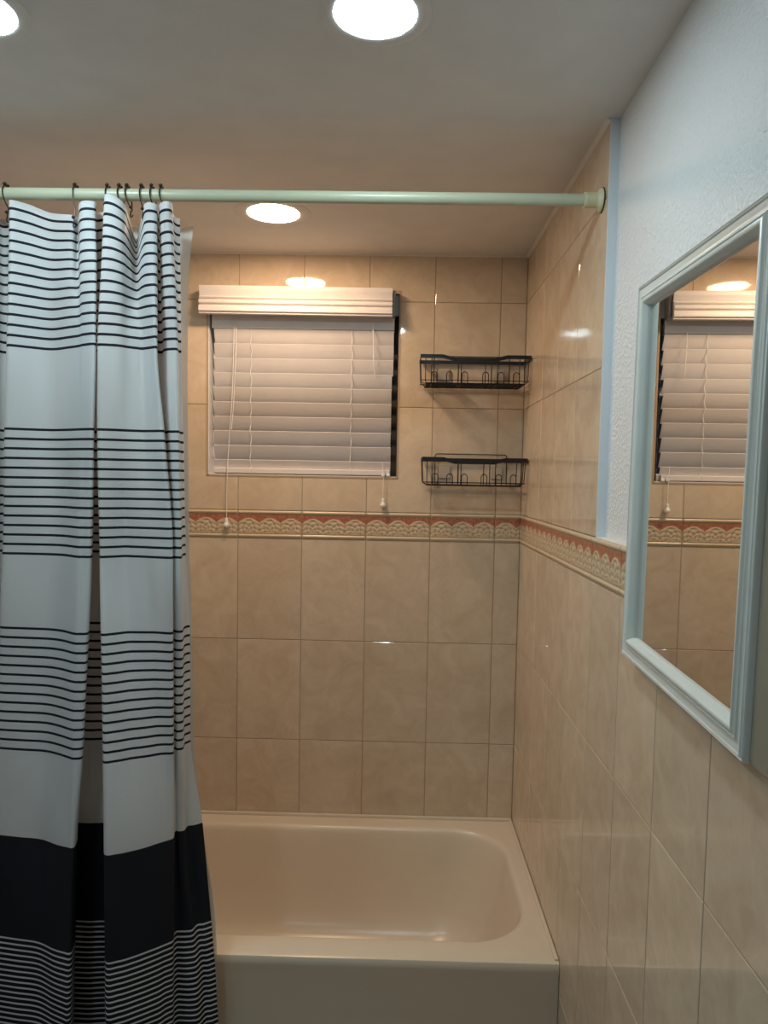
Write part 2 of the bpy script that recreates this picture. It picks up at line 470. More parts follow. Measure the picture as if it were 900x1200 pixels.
# valance: moulded profile swept along x
prof = [(0, .5725), (-.044, .5725), (-.0455, .568), (-.045, .560), (-.041, .545), (-.040, .5415), (-.0445, .5405), (-.0475, .537), (-.0445, .5335), (-.041, .5325),
        (-.0435, .531), (-.049, .529), (-.0515, .524), (-.051, .519), (-.0475, .5165), (-.044, .5145), (-.047, .513), (-.0515, .508), (-.052, .500), (-.0515, .495), (-.046, .4935), (-.0455, .4885), (-.04, .487), (-.034, .487), (-.034, .568), (0, .568)]
bm = bmesh.new()
VX0, VX1 = -.6105, -.0215
tilt = lambda x: (x - VX0) * .004
ra = [bm.verts.new((VX0, D - .004 + y + .008 * (y > -.02), z + HB)) for y, z in prof]
rb = [bm.verts.new((VX1, D - .004 + y + .008 * (y > -.02), z + HB - .002)) for y, z in prof]
for k in range(len(prof)):
    k2 = (k + 1) % len(prof); bm.faces.new((ra[k], ra[k2], rb[k2], rb[k]))
bm.faces.new(ra[::-1]); bm.faces.new(rb)
bmesh.ops.recalc_face_normals(bm, faces=bm.faces)
vo = link('valance', rel(bm, bl), M['blind'], bl)
bm = bmesh.new()
box(bm, VX1 + .002, VX1 + .009, D - .034, D + .03, .492 + HB, .568 + HB, bev=.001)
box(bm, VX1 + .009, VX1 + .0205, D + .004, D + .03, .500 + HB, .562 + HB, bev=.001)
link('valance_clip', rel(bm, bl), M['bracket'], bl)
bm = bmesh.new(); box(bm, SX0 - .006, SX1 + .004, D + .004, D + .046, .4545 + HB, .505 + HB, bev=.002)
link('headrail', rel(bm, bl), M['blind'], bl)
PITCH = .0452; SW = .0505
base = None
for i in range(10):
    ztop = .4525 - PITCH * i
    x1 = SX1 + .002 if i < 3 else SX1 - .002
    bm = bmesh.new()
    # slat leans: top edge towards the room, bottom edge towards the glass; slight crown
    th = .0028; n = 6; L0 = Vector((0, D + .006, ztop + HB)); ang = math.radians(25)
    dr = Vector((0, math.sin(ang), -math.cos(ang))); nr = Vector((0, -math.cos(ang), -math.sin(ang)))
    loop = []
    for k in range(n + 1):
        f = k / n; loop.append(L0 + dr * SW * f + nr * (.0012 * math.sin(math.pi * f)))
    for k in range(n, -1, -1):
        f = k / n; loop.append(L0 + dr * SW * f + nr * (.0012 * math.sin(math.pi * f) - th))
    dx = random.uniform(-.0008, .0008)
    A = [bm.verts.new(Vector((SX0 + dx, p.y, p.z))) for p in loop]; B = [bm.verts.new(Vector((x1 + dx, p.y, p.z))) for p in loop]
    for k in range(len(loop)):
        k2 = (k + 1) % len(loop); bm.faces.new((A[k], A[k2], B[k2], B[k]))
    bm.faces.new(A[::-1]); bm.faces.new(B); bmesh.ops.recalc_face_normals(bm, faces=bm.faces)
    link('slat', rel(bm, bl), M['blind'], bl)
bm = bmesh.new(); box(bm, SX0 + .002, SX1 - .003, D + .001, D + .030, .0035 + HB, .0205 + HB, bev=.003, seg=3)
link('bottom_rail', rel(bm, bl), M['blind'], bl)
for x in (-.462, -.146):
    bm = bmesh.new()
    pts = [(x, D + .003, .46 + HB)]
    for i in range(10):
        z = .4525 - PITCH * i
        pts += [(x + .0008 * (-1) ** i, D + .0045, z + HB), (x + .003 * (1 if i % 2 else .4), D + .009, z - .022 + HB)]
    pts += [(x, D + .000, .022 + HB), (x, D - .0005, .006 + HB)]
    tube(bm, smooth_path(pts, 3), .0011, 5)
    link('ladder_cord', rel(bm, bl), M['cord'], bl, smooth=True)
def tassel(parent, x, y, z, s=1.):
    bm = bmesh.new()
    lathe(bm, [(.0018, .011), (.004, .0105), (.0055, .006), (.0042, .002), (.005, -.001), (.0085, -.007), (.0095, -.012), (.007, -.0165), (.002, -.0185)], (x, y, z + HB), n=16)
    return link('tassel', rel(bm, bl), M['white_plastic'], parent, smooth=True)
bm = bmesh.new()      # lift cord: two strands down the left side, one long
tube(bm, smooth_path([(-.5125, D - .001, .485 + HB), (-.514, D - .002, .40 + HB), (-.518, D - .003, .25 + HB), (-.527, D - .004, .10 + HB), (-.530, D - .012, .01 + HB), (-.5315, D - .012, -.06 + HB), (-.532, D - .012, -.142 + HB)], 6), .0012, 6)
tube(bm, smooth_path([(-.506, D - .001, .485 + HB), (-.507, D - .004, .38 + HB), (-.513, D - .005, .22 + HB), (-.519, D - .007, .14 + HB)], 5), .0011, 6)
lc = link('lift_cord', rel(bm, bl), M['cord'], bl, smooth=True)
tassel(lc, -.532, D - .012, -.150)
bm = bmesh.new()
tube(bm, smooth_path([(-.080, D - .002, .473 + HB), (-.078, D - .010, .40 + HB), (-.075, D - .012, .33 + HB), (-.068, D - .006, .31 + HB)], 6), .0012, 6)
link('tilt_cord', rel(bm, bl), M['cord'], bl, smooth=True)
bm = bmesh.new()
tube(bm, smooth_path([(-.044, D - .006, .045 + HB), (-.040, D - .012, .008 + HB), (-.040, D - .012, -.035 + HB), (-.0395, D - .012, -.07 + HB)], 6), .0012, 6)
tc_ = link('tilt_cord', rel(bm, bl), M['cord'], bl, smooth=True)
tassel(tc_, -.0395, D - .012, -.078)
bm = bmesh.new()
box(bm, -.046, -.036, D - .004, D + .004, .000 + HB, .011 + HB, bev=.002); box(bm, -.031, -.020, D - .004, D + .004, .001 + HB, .010 + HB, bev=.002)
link('cord_clip', rel(bm, bl), M['white_plastic'], bl)

# ------------------------------------------------------------------ wire shelves
def shelf(label, x0, x1, z):
    """z: height of the rim; bottom lies .085 below"""
    t = thing('wire_shelf', label, 'shower shelf', ((x0 + x1) / 2, D, z - .085 + H), 'black wire shower shelves')
    yf, yk = D - .125, D - .012; zb = z - .085; ii = .016
    bm = bmesh.new()
    def bar(a, b, hh, tt=.0022):      # flat strap between two points (vertical strap)
        a, b = Vector(a), Vector(b); d = (b - a).normalized(); s = d.cross(Vector((0, 0, 1))).normalized() * tt / 2; u = Vector((0, 0, hh / 2))
        vs = []
        for p in (a - d * tt / 2, b + d * tt / 2):
            vs.append([bm.verts.new(p + s * i + u * j + Vector((0, 0, H))) for i, j in ((-1, -1), (1, -1), (1, 1), (-1, 1))])
        for k in range(4): bm.faces.new((vs[0][k], vs[0][(k + 1) % 4], vs[1][(k + 1) % 4], vs[1][k]))
        bm.faces.new(vs[0][::-1]); bm.faces.new(vs[1])
    W = x1 - x0; hh = .0112; zr = z - hh / 2; dip = .0085
    ks = [0, .20, .31, .68, .79, 1.0]; dz = [0, 0, -dip, -dip, 0, 0]
    for a in range(5):
        bar((x0 + W * ks[a], yf, zr + dz[a]), (x0 + W * ks[a + 1], yf, zr + dz[a + 1]), hh)
    bar((x0, yf, zr), (x0 + .002, yk, zr), hh); bar((x1, yf, zr), (x1 - .002, yk, zr), hh); bar((x0, yk, zr), (x1, yk, zr), hh)
    link('rim', rel(bm, t), M['black'], t)
    r = .0013
    bm = bmesh.new()
    zq = zb + .010
    # lower wire ring, floor frame and floor wires
    tube(bm, [(x0 + .002, yf, zq + H), (x1 - .008, yf, zq + H), (x1 - .004, yf + .004, zq + H), (x1 - .004, yk, zq + H), (x0 + .002, yk, zq + H)], r, 6, closed=True)
    F = [(x0 + ii, yf + .008), (x1 - ii - .006, yf + .008), (x1 - ii, yf + .014), (x1 - ii, yk), (x0 + ii, yk)]
    tube(bm, [(a, b, zb + .002 + H) for a, b in F], .0024, 6, closed=True)
    for k in range(11):
        y = yf + .016 + (yk - yf - .022) * k / 10
        tube(bm, [(x0 + ii, y, zb + .002 + H), (x1 - ii, y, zb + .002 + H)], r * .9, 5)
    # uprights: front pairs bend in under the floor, back uprights, ends
    for f in (.045, .10, .345, .37, .645, .70, .90, .945):
        x = x0 + W * f; xb = min(max(x, x0 + ii), x1 - ii)
        tube(bm, [(x, yf, zr + H), (x, yf + .001, zq + H), (xb, yf + .008, zb + .002 + H), (xb, (yf + yk) / 2, zb + H), (xb, yk, zb + H)], r, 6)
    for x, xi in ((x0, x0 + ii), (x1, x1 - ii)):
        for y in (yf + .03, yf + .06, yf + .09):
            tube(bm, [(x, y, zr + H), (x + (xi - x) * .2, y, zq + H), (xi, y, zb + .002 + H)], r, 6)
    for f in (.14, .37, .63, .86):
        x = x0 + W * f; tube(bm, [(x, yk, zr + H), (x, yk, zb + H)], r, 6)
    link('wire_basket', rel(bm, t), M['black'], t, smooth=True)
    # raised rear hanging loop
    bm = bmesh.new()
    a, b = x0 + W * .14, x0 + W * .86; zt = z + .013; yy = yk + .004
    tube(bm, [(a, yy, zq + H), (a, yy, zt - .006 + H), (a + .002, yy, zt - .002 + H), (a + .006, yy, zt + H), (b - .006, yy, zt + H), (b - .002, yy, zt - .002 + H), (b, yy, zt - .006 + H), (b, yy, zq + H)], r * 1.15, 6)
    link('rear_loop', rel(bm, t), M['black'], t, smooth=True)
    for x in (a + .03, b - .03):      # clear adhesive pads behind the loop
        bm = bmesh.new()
        box(bm, x - .018, x + .018, yk + .0058, D, zq + .012 + H, zq + .05 + H, bev=.002)
        link('adhesive_pad', rel(bm, t), M['pad'], t)
    for f in (.125, .265, .405, .595, .735, .875):
        x = x0 + W * f; bm = bmesh.new(); w_ = .0085; hz = .036
        pts = [(x - w_, yf + .006, zb + .001 + H), (x - w_, yf + .006, zb + hz - w_ + H)]
        pts += [(x - w_ * math.cos(q * math.pi / 8), yf + .006, zb + hz - w_ + w_ * math.sin(q * math.pi / 8) + H) for q in range(1, 8)]
        pts += [(x + w_, yf + .006, zb + hz - w_ + H), (x + w_, yf + .006, zb + .001 + H)]
        tube(bm, pts, r, 6)
        link('hook_loop', rel(bm, t), M['black'], t, smooth=True)
    return t
shelf('upper of the two black wire shower shelves, high on the far wall beside the blind', .066, .3885, .3655)
shelf('lower of the two black wire shower shelves, just above the terracotta border', .077, .3865, .0650)

# ------------------------------------------------------------------ bathtub
def rrect(x0, x1, y0, y1, rs, n=14):
    """counter-clockwise from front-left; rs = radii fl, fr, br, bl"""
    out = []
    cs = [((x0, y0), (1, 1), rs[0], 180), ((x1, y0), (-1, 1), rs[1], 270), ((x1, y1), (-1, -1), rs[2], 0), ((x0, y1), (1, -1), rs[3], 90)]
    for (cx, cy), (sx, sy), r, a0 in cs:
        ox, oy = cx + sx * r, cy + sy * r
        for k in range(n + 1):
            a = math.radians(a0 + 90 * k / n); out.append((ox + r * math.cos(a), oy + r * math.sin(a)))
    # subdivide straight runs for smooth shading
    return out
YF = 1.608
bm = bmesh.new(); rings = []
ox0, ox1, oy0, oy1 = XL + .001, XR - .0006, YF, D - .0006
def ring(x0, x1, y0, y1, rs, z):
    rings.append([bm.verts.new((x, y, z + H)) for x, y in rrect(x0, x1, y0, y1, rs)])
ix0, ix1, iy0, iy1 = -1.03, .3515, 1.681, 2.243
R4 = (.15, .155, .15, .15)
ring(ox0, ox1, oy0 + .004, oy1, (.002,) * 4, -H + .001)
ring(ox0, ox1, oy0 + .004, oy1, (.002,) * 4, ZT - .035)
ring(ox0, ox1, oy0, oy1, (.002,) * 4, ZT - .022)
ring(ox0, ox1, oy0, oy1, (.002,) * 4, ZT - .010)
ring(ox0, ox1, oy0 + .0028, oy1, (.002,) * 4, ZT - .003)
ring(ox0, ox1, oy0 + .010, oy1, (.002,) * 4, ZT)
def inner(d, z, rad=None):
    dx, dy = d if isinstance(d, tuple) else (d, d)
    rr = R4 if rad is None else (rad,) * 4
    ring(ix0 + dx * 1.8, ix1 - dx, iy0 + dy, iy1 - dy, rr, z)
inner(-.006, ZT); inner(-.001, ZT - .0008); inner(.004, ZT - .004); inner(.008, ZT - .010); inner(.011, ZT - .020)
inner((.020, .016), ZT - .06); inner((.034, .026), ZT - .12, .148); inner((.052, .038), ZT - .19, .145); inner((.068, .052), ZT - .24, .14)
inner((.085, .068), ZT - .275, .13); inner((.11, .09), ZT - .30, .12); inner((.14, .12), ZT - .312, .10); inner((.18, .16), ZT - .318, .08)
for a, b in zip(rings, rings[1:]):
    n = len(a)
    for k in range(n): bm.faces.new((a[k], a[(k + 1) % n], b[(k + 1) % n], b[k]))
bm.faces.new(rings[-1])
# tile flange along the walls
def strip(p):
    vs = [bm.verts.new(q) for q in p]; bm.faces.new(vs)
bmesh.ops.recalc_face_normals(bm, faces=bm.faces)
tb = link('bathtub', bm, M['tub'], smooth=True)
tag(tb, 'bone coloured alcove bathtub with rounded basin against the tiled walls', 'bathtub')
bm = bmesh.new()
box(bm, ox0, ox1 - .001, D - .012, D - .001, ZT - .001 + H, ZT + .009 + H, bev=.003)
box(bm, XR - .010, XR - .001, YF + .01, D - .006, ZT - .001 + H, ZT + .005 + H, bev=.0025)
o = link('sealant_bead', bm, M['tub'], tb)

# ------------------------------------------------------------------ curtain rod
RY, RZ = 1.482, .5500
rod = thing('curtain_rod', 'pale green shower curtain rod spanning the alcove with a round end flange', 'curtain rod', ((XL + XR) / 2, RY, RZ + H))
bm = bmesh.new(); lathe(bm, [(.0118, 0), (.0118, XR - .03 - XL)], (XL, RY, RZ + H), 'X', 32)
link('rod_tube', rel(bm, rod), M['rod'], rod, smooth=True)
bm = bmesh.new(); lathe(bm, [(.0125, -.0365), (.0145, -.036), (.0150, -.035), (.0150, -.029), (.0143, -.0285), (.0143, -.013), (.0150, -.011), (.0205, -.0072), (.0225, -.004), (.0225, -.0022)], (XR, RY, RZ + H), 'X', 40)
ef = link('end_flange', rel(bm, rod), M['rod_end'], rod, smooth=True)
bm = bmesh.new(); lathe(bm, [(.0228, -.0024), (.0236, -.002), (.0236, -.0002)], (XR, RY, RZ + H), 'X', 40)
link('rubber_pad', rel(bm, rod), M['rubber'], ef, smooth=True)
bm = bmesh.new(); lathe(bm, [(.0228, .0002), (.0228, .004), (.021, .0065), (.0155, .011), (.0138, .014), (.0138, .03), (.0125, .034)], (XL, RY, RZ + H), 'X', 40)
link('end_flange', rel(bm, rod), M['rod_end'], rod, smooth=True)

# ------------------------------------------------------------------ curtain
CURTAIN = {
    0.525: [(-0.9196, 1.47), (-0.9127, 1.53), (-0.8236, 1.46), (-0.8304, 1.545), (-0.801, 1.54), (-0.7784, 1.49), (-0.7661, 1.46), (-0.7407, 1.48), (-0.7016, 1.495), (-0.6514, 1.475), (-0.6503, 1.5), (-0.6236, 1.45), (-0.5969, 1.45), (-0.6058, 1.48), (-0.6198, 1.51), (-0.6054, 1.5), (-0.5898, 1.5), (-0.578, 1.47), (-0.5712, 1.44), (-0.5511, 1.435), (-0.5368, 1.45), (-0.5448, 1.49), (-0.5312, 1.5), (-0.5087, 1.47), (-0.4968, 1.455), (-0.4784, 1.46), (-0.4881, 1.5), (-0.4847, 1.5), (-0.4766, 1.47), (-0.4585, 1.45), (-0.4483, 1.46), (-0.4541, 1.49), (-0.4502, 1.5), (-0.4448, 1.505)],
    0.388: [(-0.9223, 1.47), (-0.9153, 1.53), (-0.8258, 1.46), (-0.8322, 1.5445), (-0.8082, 1.5449), (-0.7855, 1.4949), (-0.7705, 1.4615), (-0.7429, 1.481), (-0.7049, 1.499), (-0.657, 1.4775), (-0.6416, 1.4812), (-0.6214, 1.45), (-0.5918, 1.4436), (-0.6067, 1.48), (-0.6254, 1.5149), (-0.6108, 1.5049), (-0.5977, 1.5049), (-0.5875, 1.4749), (-0.5799, 1.443), (-0.5586, 1.4399), (-0.5425, 1.4505), (-0.5408, 1.4776), (-0.5272, 1.4876), (-0.5115, 1.4745), (-0.4972, 1.4624), (-0.4791, 1.4615), (-0.4907, 1.5074), (-0.4854, 1.5099), (-0.4746, 1.4814), (-0.4578, 1.4658), (-0.4463, 1.4699), (-0.4509, 1.4949), (-0.4491, 1.5049), (-0.4442, 1.5075)],
    0.248: [(-0.9251, 1.47), (-0.9179, 1.53), (-0.828, 1.46), (-0.834, 1.544), (-0.8155, 1.55), (-0.7927, 1.5), (-0.7766, 1.463), (-0.7451, 1.482), (-0.7082, 1.503), (-0.6628, 1.48), (-0.6326, 1.462), (-0.619, 1.45), (-0.5917, 1.437), (-0.6076, 1.48), (-0.6311, 1.52), (-0.6164, 1.51), (-0.6059, 1.51), (-0.5973, 1.48), (-0.5886, 1.446), (-0.5663, 1.445), (-0.5484, 1.451), (-0.5367, 1.465), (-0.5232, 1.475), (-0.5143, 1.479), (-0.4975, 1.47), (-0.479, 1.463), (-0.4934, 1.515), (-0.4862, 1.52), (-0.4723, 1.493), (-0.4568, 1.482), (-0.4442, 1.48), (-0.4476, 1.5), (-0.4479, 1.51), (-0.4436, 1.51)],
    0.079: [(-0.9308, 1.47), (-0.9243, 1.53), (-0.8337, 1.46), (-0.8342, 1.5391), (-0.8167, 1.546), (-0.7988, 1.504), (-0.7877, 1.4727), (-0.7502, 1.4836), (-0.7065, 1.4953), (-0.6664, 1.478), (-0.6337, 1.4563), (-0.6203, 1.4484), (-0.5986, 1.4427), (-0.615, 1.4881), (-0.6404, 1.5321), (-0.6265, 1.5282), (-0.6113, 1.5262), (-0.5996, 1.4881), (-0.5926, 1.4488), (-0.5683, 1.4511), (-0.5491, 1.4615), (-0.5347, 1.469), (-0.5193, 1.4742), (-0.5074, 1.4758), (-0.489, 1.4684), (-0.4663, 1.4626), (-0.4763, 1.5049), (-0.4737, 1.5079), (-0.4615, 1.4857), (-0.4498, 1.4771), (-0.4397, 1.478), (-0.4452, 1.504), (-0.4467, 1.5181), (-0.4431, 1.5209)],
    -0.170: [(-0.9392, 1.47), (-0.9336, 1.53), (-0.8421, 1.46), (-0.8343, 1.532), (-0.8184, 1.54), (-0.8079, 1.51), (-0.8044, 1.487), (-0.7579, 1.486), (-0.7039, 1.484), (-0.6715, 1.475), (-0.6352, 1.448), (-0.6223, 1.446), (-0.6089, 1.451), (-0.6259, 1.5), (-0.6542, 1.55), (-0.6415, 1.555), (-0.6192, 1.55), (-0.6028, 1.5), (-0.5908, 1.453), (-0.5712, 1.46), (-0.5498, 1.477), (-0.5316, 1.475), (-0.5134, 1.473), (-0.4971, 1.471), (-0.4763, 1.466), (-0.4491, 1.462), (-0.4542, 1.49), (-0.4542, 1.49), (-0.4479, 1.475), (-0.4394, 1.47), (-0.433, 1.475), (-0.4415, 1.51), (-0.4447, 1.53), (-0.4422, 1.537)],
    -0.324: [(-0.9441, 1.4674), (-0.9431, 1.5326), (-0.8487, 1.4574), (-0.8455, 1.5341), (-0.8289, 1.5426), (-0.8173, 1.51), (-0.8126, 1.4878), (-0.7635, 1.4839), (-0.7094, 1.4804), (-0.6747, 1.4685), (-0.641, 1.4459), (-0.6282, 1.4434), (-0.6148, 1.45), (-0.6339, 1.4974), (-0.6639, 1.5474), (-0.6449, 1.5524), (-0.6173, 1.5487), (-0.6, 1.4974), (-0.5845, 1.4434), (-0.5642, 1.4491), (-0.541, 1.4661), (-0.5226, 1.4685), (-0.5056, 1.4702), (-0.4903, 1.4715), (-0.4727, 1.4696), (-0.4504, 1.469), (-0.4553, 1.4952), (-0.4552, 1.4978), (-0.4496, 1.4866), (-0.4419, 1.4829), (-0.4352, 1.4879), (-0.441, 1.5191), (-0.4399, 1.5352), (-0.4345, 1.543)],
    -0.573: [(-0.9521, 1.4632), (-0.9588, 1.5368), (-0.8596, 1.4532), (-0.864, 1.5374), (-0.8461, 1.5468), (-0.8327, 1.51), (-0.8245, 1.489), (-0.7727, 1.4806), (-0.7184, 1.4745), (-0.6797, 1.4581), (-0.6505, 1.4426), (-0.6379, 1.4392), (-0.6266, 1.4483), (-0.6469, 1.4932), (-0.6798, 1.5432), (-0.6506, 1.5482), (-0.6142, 1.5466), (-0.5954, 1.4932), (-0.5764, 1.4279), (-0.5529, 1.4316), (-0.5268, 1.4486), (-0.508, 1.4581), (-0.4929, 1.4655), (-0.4792, 1.4724), (-0.4668, 1.4755), (-0.4524, 1.4803), (-0.4571, 1.5035), (-0.4567, 1.5103), (-0.4522, 1.5055), (-0.4476, 1.5039), (-0.44, 1.5089), (-0.4436, 1.5337), (-0.4399, 1.5435), (-0.436, 1.5526)],
    -0.765: [(-0.9584, 1.46), (-0.9712, 1.54), (-0.8682, 1.45), (-0.8787, 1.54), (-0.8597, 1.55), (-0.8449, 1.51), (-0.8374, 1.49), (-0.78, 1.478), (-0.7255, 1.47), (-0.6837, 1.45), (-0.6579, 1.44), (-0.6456, 1.436), (-0.6435, 1.447), (-0.6572, 1.49), (-0.6924, 1.54), (-0.6551, 1.545), (-0.6118, 1.545), (-0.5918, 1.49), (-0.5711, 1.416), (-0.5443, 1.418), (-0.5159, 1.435), (-0.4966, 1.45), (-0.483, 1.462), (-0.4705, 1.473), (-0.462, 1.48), (-0.454, 1.489), (-0.4585, 1.51), (-0.4579, 1.52), (-0.4542, 1.52), (-0.4487, 1.52), (-0.4409, 1.525), (-0.4392, 1.545), (-0.4256, 1.55), (-0.4113, 1.56)],
    -1.090: [(-0.9714, 1.46), (-0.9862, 1.54), (-0.8816, 1.45), (-0.8942, 1.54), (-0.8731, 1.55), (-0.858, 1.51), (-0.8504, 1.49), (-0.7921, 1.478), (-0.7368, 1.47), (-0.6945, 1.45), (-0.6683, 1.44), (-0.6558, 1.436), (-0.6536, 1.447), (-0.6675, 1.49), (-0.7071, 1.54), (-0.6597, 1.545), (-0.6101, 1.545), (-0.5902, 1.49), (-0.5696, 1.416), (-0.5424, 1.418), (-0.5135, 1.435), (-0.4921, 1.45), (-0.4764, 1.462), (-0.4673, 1.473), (-0.4604, 1.48), (-0.454, 1.489), (-0.4586, 1.51), (-0.4541, 1.52), (-0.4429, 1.52), (-0.428, 1.52), (-0.4144, 1.525), (-0.4065, 1.545), (-0.3945, 1.55), (-0.3817, 1.56)],
}
def hermite(xs, ys, x):
    n = len(xs)
    i = 0
    while i < n - 2 and x > xs[i + 1]: i += 1
    h = xs[i + 1] - xs[i]; t = (x - xs[i]) / h
    def sl(k): return (ys[k + 1] - ys[k]) / (xs[k + 1] - xs[k])
    def tan(k):
        if k == 0: return sl(0)
        if k == n - 1: return sl(n - 2)
        a, b = sl(k - 1), sl(k)
        return 0 if a * b <= 0 else 2 * a * b / (a + b)
    m0, m1 = tan(i) * h, tan(i + 1) * h
    return (2 * t ** 3 - 3 * t ** 2 + 1) * ys[i] + (t ** 3 - 2 * t ** 2 + t) * m0 + (-2 * t ** 3 + 3 * t ** 2) * ys[i + 1] + (t ** 3 - t ** 2) * m1
zk = sorted(CURTAIN.keys()); nc = len(CURTAIN[zk[0]])
sag = {7: .002, 8: -.009, 9: -.019, 10: -.016, 11: -.003, 12: -.001, 15: -.006, 17: .0, 18: .008, 19: .004, 20: -.006, 21: -.012, 22: -.058, 23: -.016, 24: -.002, 25: -.002, 27: -.006, 28: .0, 31: -.010, 32: -.014, 33: -.014, 6: .003, 5: 0, 3: -.004}
SUB = 7
def curtain_point(fi, zv):
    """fi: fractional control index, zv: height relative to the eye"""
    i = min(int(fi), nc - 2); t = fi - i
    P = []
    for k in (i - 1, i, i + 1, i + 2):
        k = min(max(k, 0), nc - 1)
        P.append(COL(k, zv))
    p0, p1, p2, p3 = P
    return tuple(.5 * (2 * p1[c] + (p2[c] - p0[c]) * t + (2 * p0[c] - 5 * p1[c] + 4 * p2[c] - p3[c]) * t * t + (3 * p1[c] - p0[c] - 3 * p2[c] + p3[c]) * t ** 3) for c in range(3))
_cache = {}
def COL(k, zv):
    key = (k, round(zv, 4))
    if key not in _cache:
        zz = max(zv, zk[0])
        x = hermite(zk, [CURTAIN[z][k][0] for z in zk], zz); y = hermite(zk, [CURTAIN[z][k][1] for z in zk], zz)
        if zv < zk[0]:
            z0, z1 = zk[0], zk[1]; s = (zv - z0) / (z1 - z0)
            x += (CURTAIN[z1][k][0] - CURTAIN[z0][k][0]) * s * .6; y += (CURTAIN[z1][k][1] - CURTAIN[z0][k][1]) * s * .6
        w_ = max(0, (zv - .26) / (.525 - .26)); d = sag.get(k, 0) * (w_ ** (2.8 if 20 < k < 24 else 1.7))
        _cache[key] = (x, y, d)
    return _cache[key]
bm = bmesh.new(); uvl = bm.loops.layers.uv.new('UVMap')
NZ = 130; ztop, zbot = .525, -1.315
cols = []
for a in range((nc - 1) * SUB + 1):
    fi = a / SUB; col = []
    for b in range(NZ + 1):
        zv = ztop + (zbot - ztop) * b / NZ
        x, y, d = curtain_point(fi, zv)
        y += .0012 * math.sin(zv * 9 + fi * .8) + .0006 * math.sin(zv * 23 + fi * 1.7)
        col.append((bm.verts.new((x, y, zv + d + H + .002)), (fi / nc, zv + 2)))
    cols.append(col)
for a in range(len(cols) - 1):
    for b in range(NZ):
        q = (cols[a][b], cols[a][b + 1], cols[a + 1][b + 1], cols[a + 1][b])
        f = bm.faces.new([v for v, _ in q]); f.smooth = True
        for lp, (_, uv) in zip(f.loops, q): lp[uvl].uv = uv
cu = link('shower_curtain', bm, M['curtain'])
so = cu.modifiers.new('thickness', 'SOLIDIFY'); so.thickness = .0009; so.offset = 0
tag(cu, 'white fabric shower curtain with navy stripes and a wide navy band, gathered at left', 'shower curtain')

# liner behind the curtain
bm = bmesh.new()
right = [(.515, -.4311), (.394, -.4416), (.15, -.443), (-.0823, -.4425), (-.35, -.438), (-.5971, -.432), (-.82, -.408), (-1.00, -.383), (-1.30, -.376)]
zr_ = [z for z, x in right][::-1]; xr_ = [x for z, x in right][::-1]
L = []
for a in range(61):
    f = a / 60; col = []
    for b in range(61):
        z = .515 + (-1.30 - .515) * b / 60
        xe = hermite(zr_, xr_, z) - .0005
        x = xe - .42 * (1 - f)
        y = 1.572 + .010 * math.sin(f * 34) * (1 - f ** 6) - .018 * f ** 8 * max(0, min(1, (z + .3) * 2))
        y = y if z > -1.0 else y
        col.append(bm.verts.new((x, y, z + H)))
    L.append(col)
for a in range(60):
    for b in range(60):
        f = bm.faces.new((L[a][b], L[a][b + 1], L[a + 1][b + 1], L[a + 1][b])); f.smooth = True
ln = link('shower_liner', bm, M['liner'])
tag(ln, 'sheer off white shower liner peeking out past the right edge of the striped curtain', 'shower liner')

# hooks
hooks = [((-0.7851, 0.5672), (-0.773, 0.4946)), ((-0.6458, 0.5637), (-0.6415, 0.4863)), ((-0.5814, 0.5644), (-0.5791, 0.5115)), ((-0.5577, 0.563), (-0.5438, 0.5135)), ((-0.5424, 0.5664), (-0.5288, 0.5072)), ((-0.5137, 0.5651), (-0.5053, 0.5042)), ((-0.4934, 0.5637), (-0.4835, 0.5093)), ((-0.4748, 0.5639), (-0.4617, 0.5128))]
words = ['first dark curtain hook from the left, at the frame edge', 'second dark curtain hook from the left, standing alone on the rod', 'third dark curtain hook from the left, first of the close bunch of six',
         'fourth dark curtain hook from the left, curved and just left of another curved one', 'fifth dark curtain hook from the left, curved, in the middle of the bunch', 'sixth dark curtain hook from the left, straight, third from the right end',
         'seventh dark curtain hook from the left, next to last on the rod', 'rightmost dark curtain hook, last one before the bare rod']
for (a, b), lb in zip(hooks, words):
    t = thing('curtain_hook', lb, 'curtain hook', (a[0], RY, RZ + H), 'curtain hooks on the rod')
    xa, xb = a[0], b[0]; r = .0145; dx = xb - xa
    z0 = RZ
    bm = bmesh.new()
    pts = [(xa + .003, RY + .016, z0 - .020), (xa + .002, RY + .0165, z0 - .006)]
    for q in range(0, 9):
        an = math.pi * q / 8
        pts.append((xa, RY + r * math.cos(an), z0 + r * math.sin(an) * 1.02))
    pts += [(xa + dx * .15, RY - r - .001, z0 - .010), (xa + dx * .6 + .001, RY - r - .003, z0 - .025), (xa + dx * 1.05 + .0015, RY - .019, z0 - .036),
            (xb + .001, RY - .022, b[1] + .004), (xb - .001, RY - .020, b[1] - .004), (xb - .002, RY - .012, b[1] - .004), (xb - .001, RY - .006, b[1] + .002)]
    tube(bm, [(x, y, z + H) for x, y, z in smooth_path(pts, 4)], .0013, 7)
    link('hook_wire', rel(bm, t), M['bronze'], t, smooth=True)
    for (bx, by, bz) in ((xa + .0005, RY - .006, z0 + .0165), (xa - .0005, RY + .006, z0 + .0165), (xb, RY - .0225, b[1] + .012)):
        bm = bmesh.new(); ball(bm, (bx, by, bz + H), .0042 if bz > z0 else .0034)
        link('bead', rel(bm, t), M['bronze'], t, smooth=True)

# ------------------------------------------------------------------ framed mirror cabinet
mc = thing('medicine_cabinet', 'mirrored medicine cabinet with moulded mint white frame on the right wall', 'mirror cabinet', (.372, .9610, .0070 + H))
LY, LZ = .434, .581          # outer size of the frame along the wall and in height
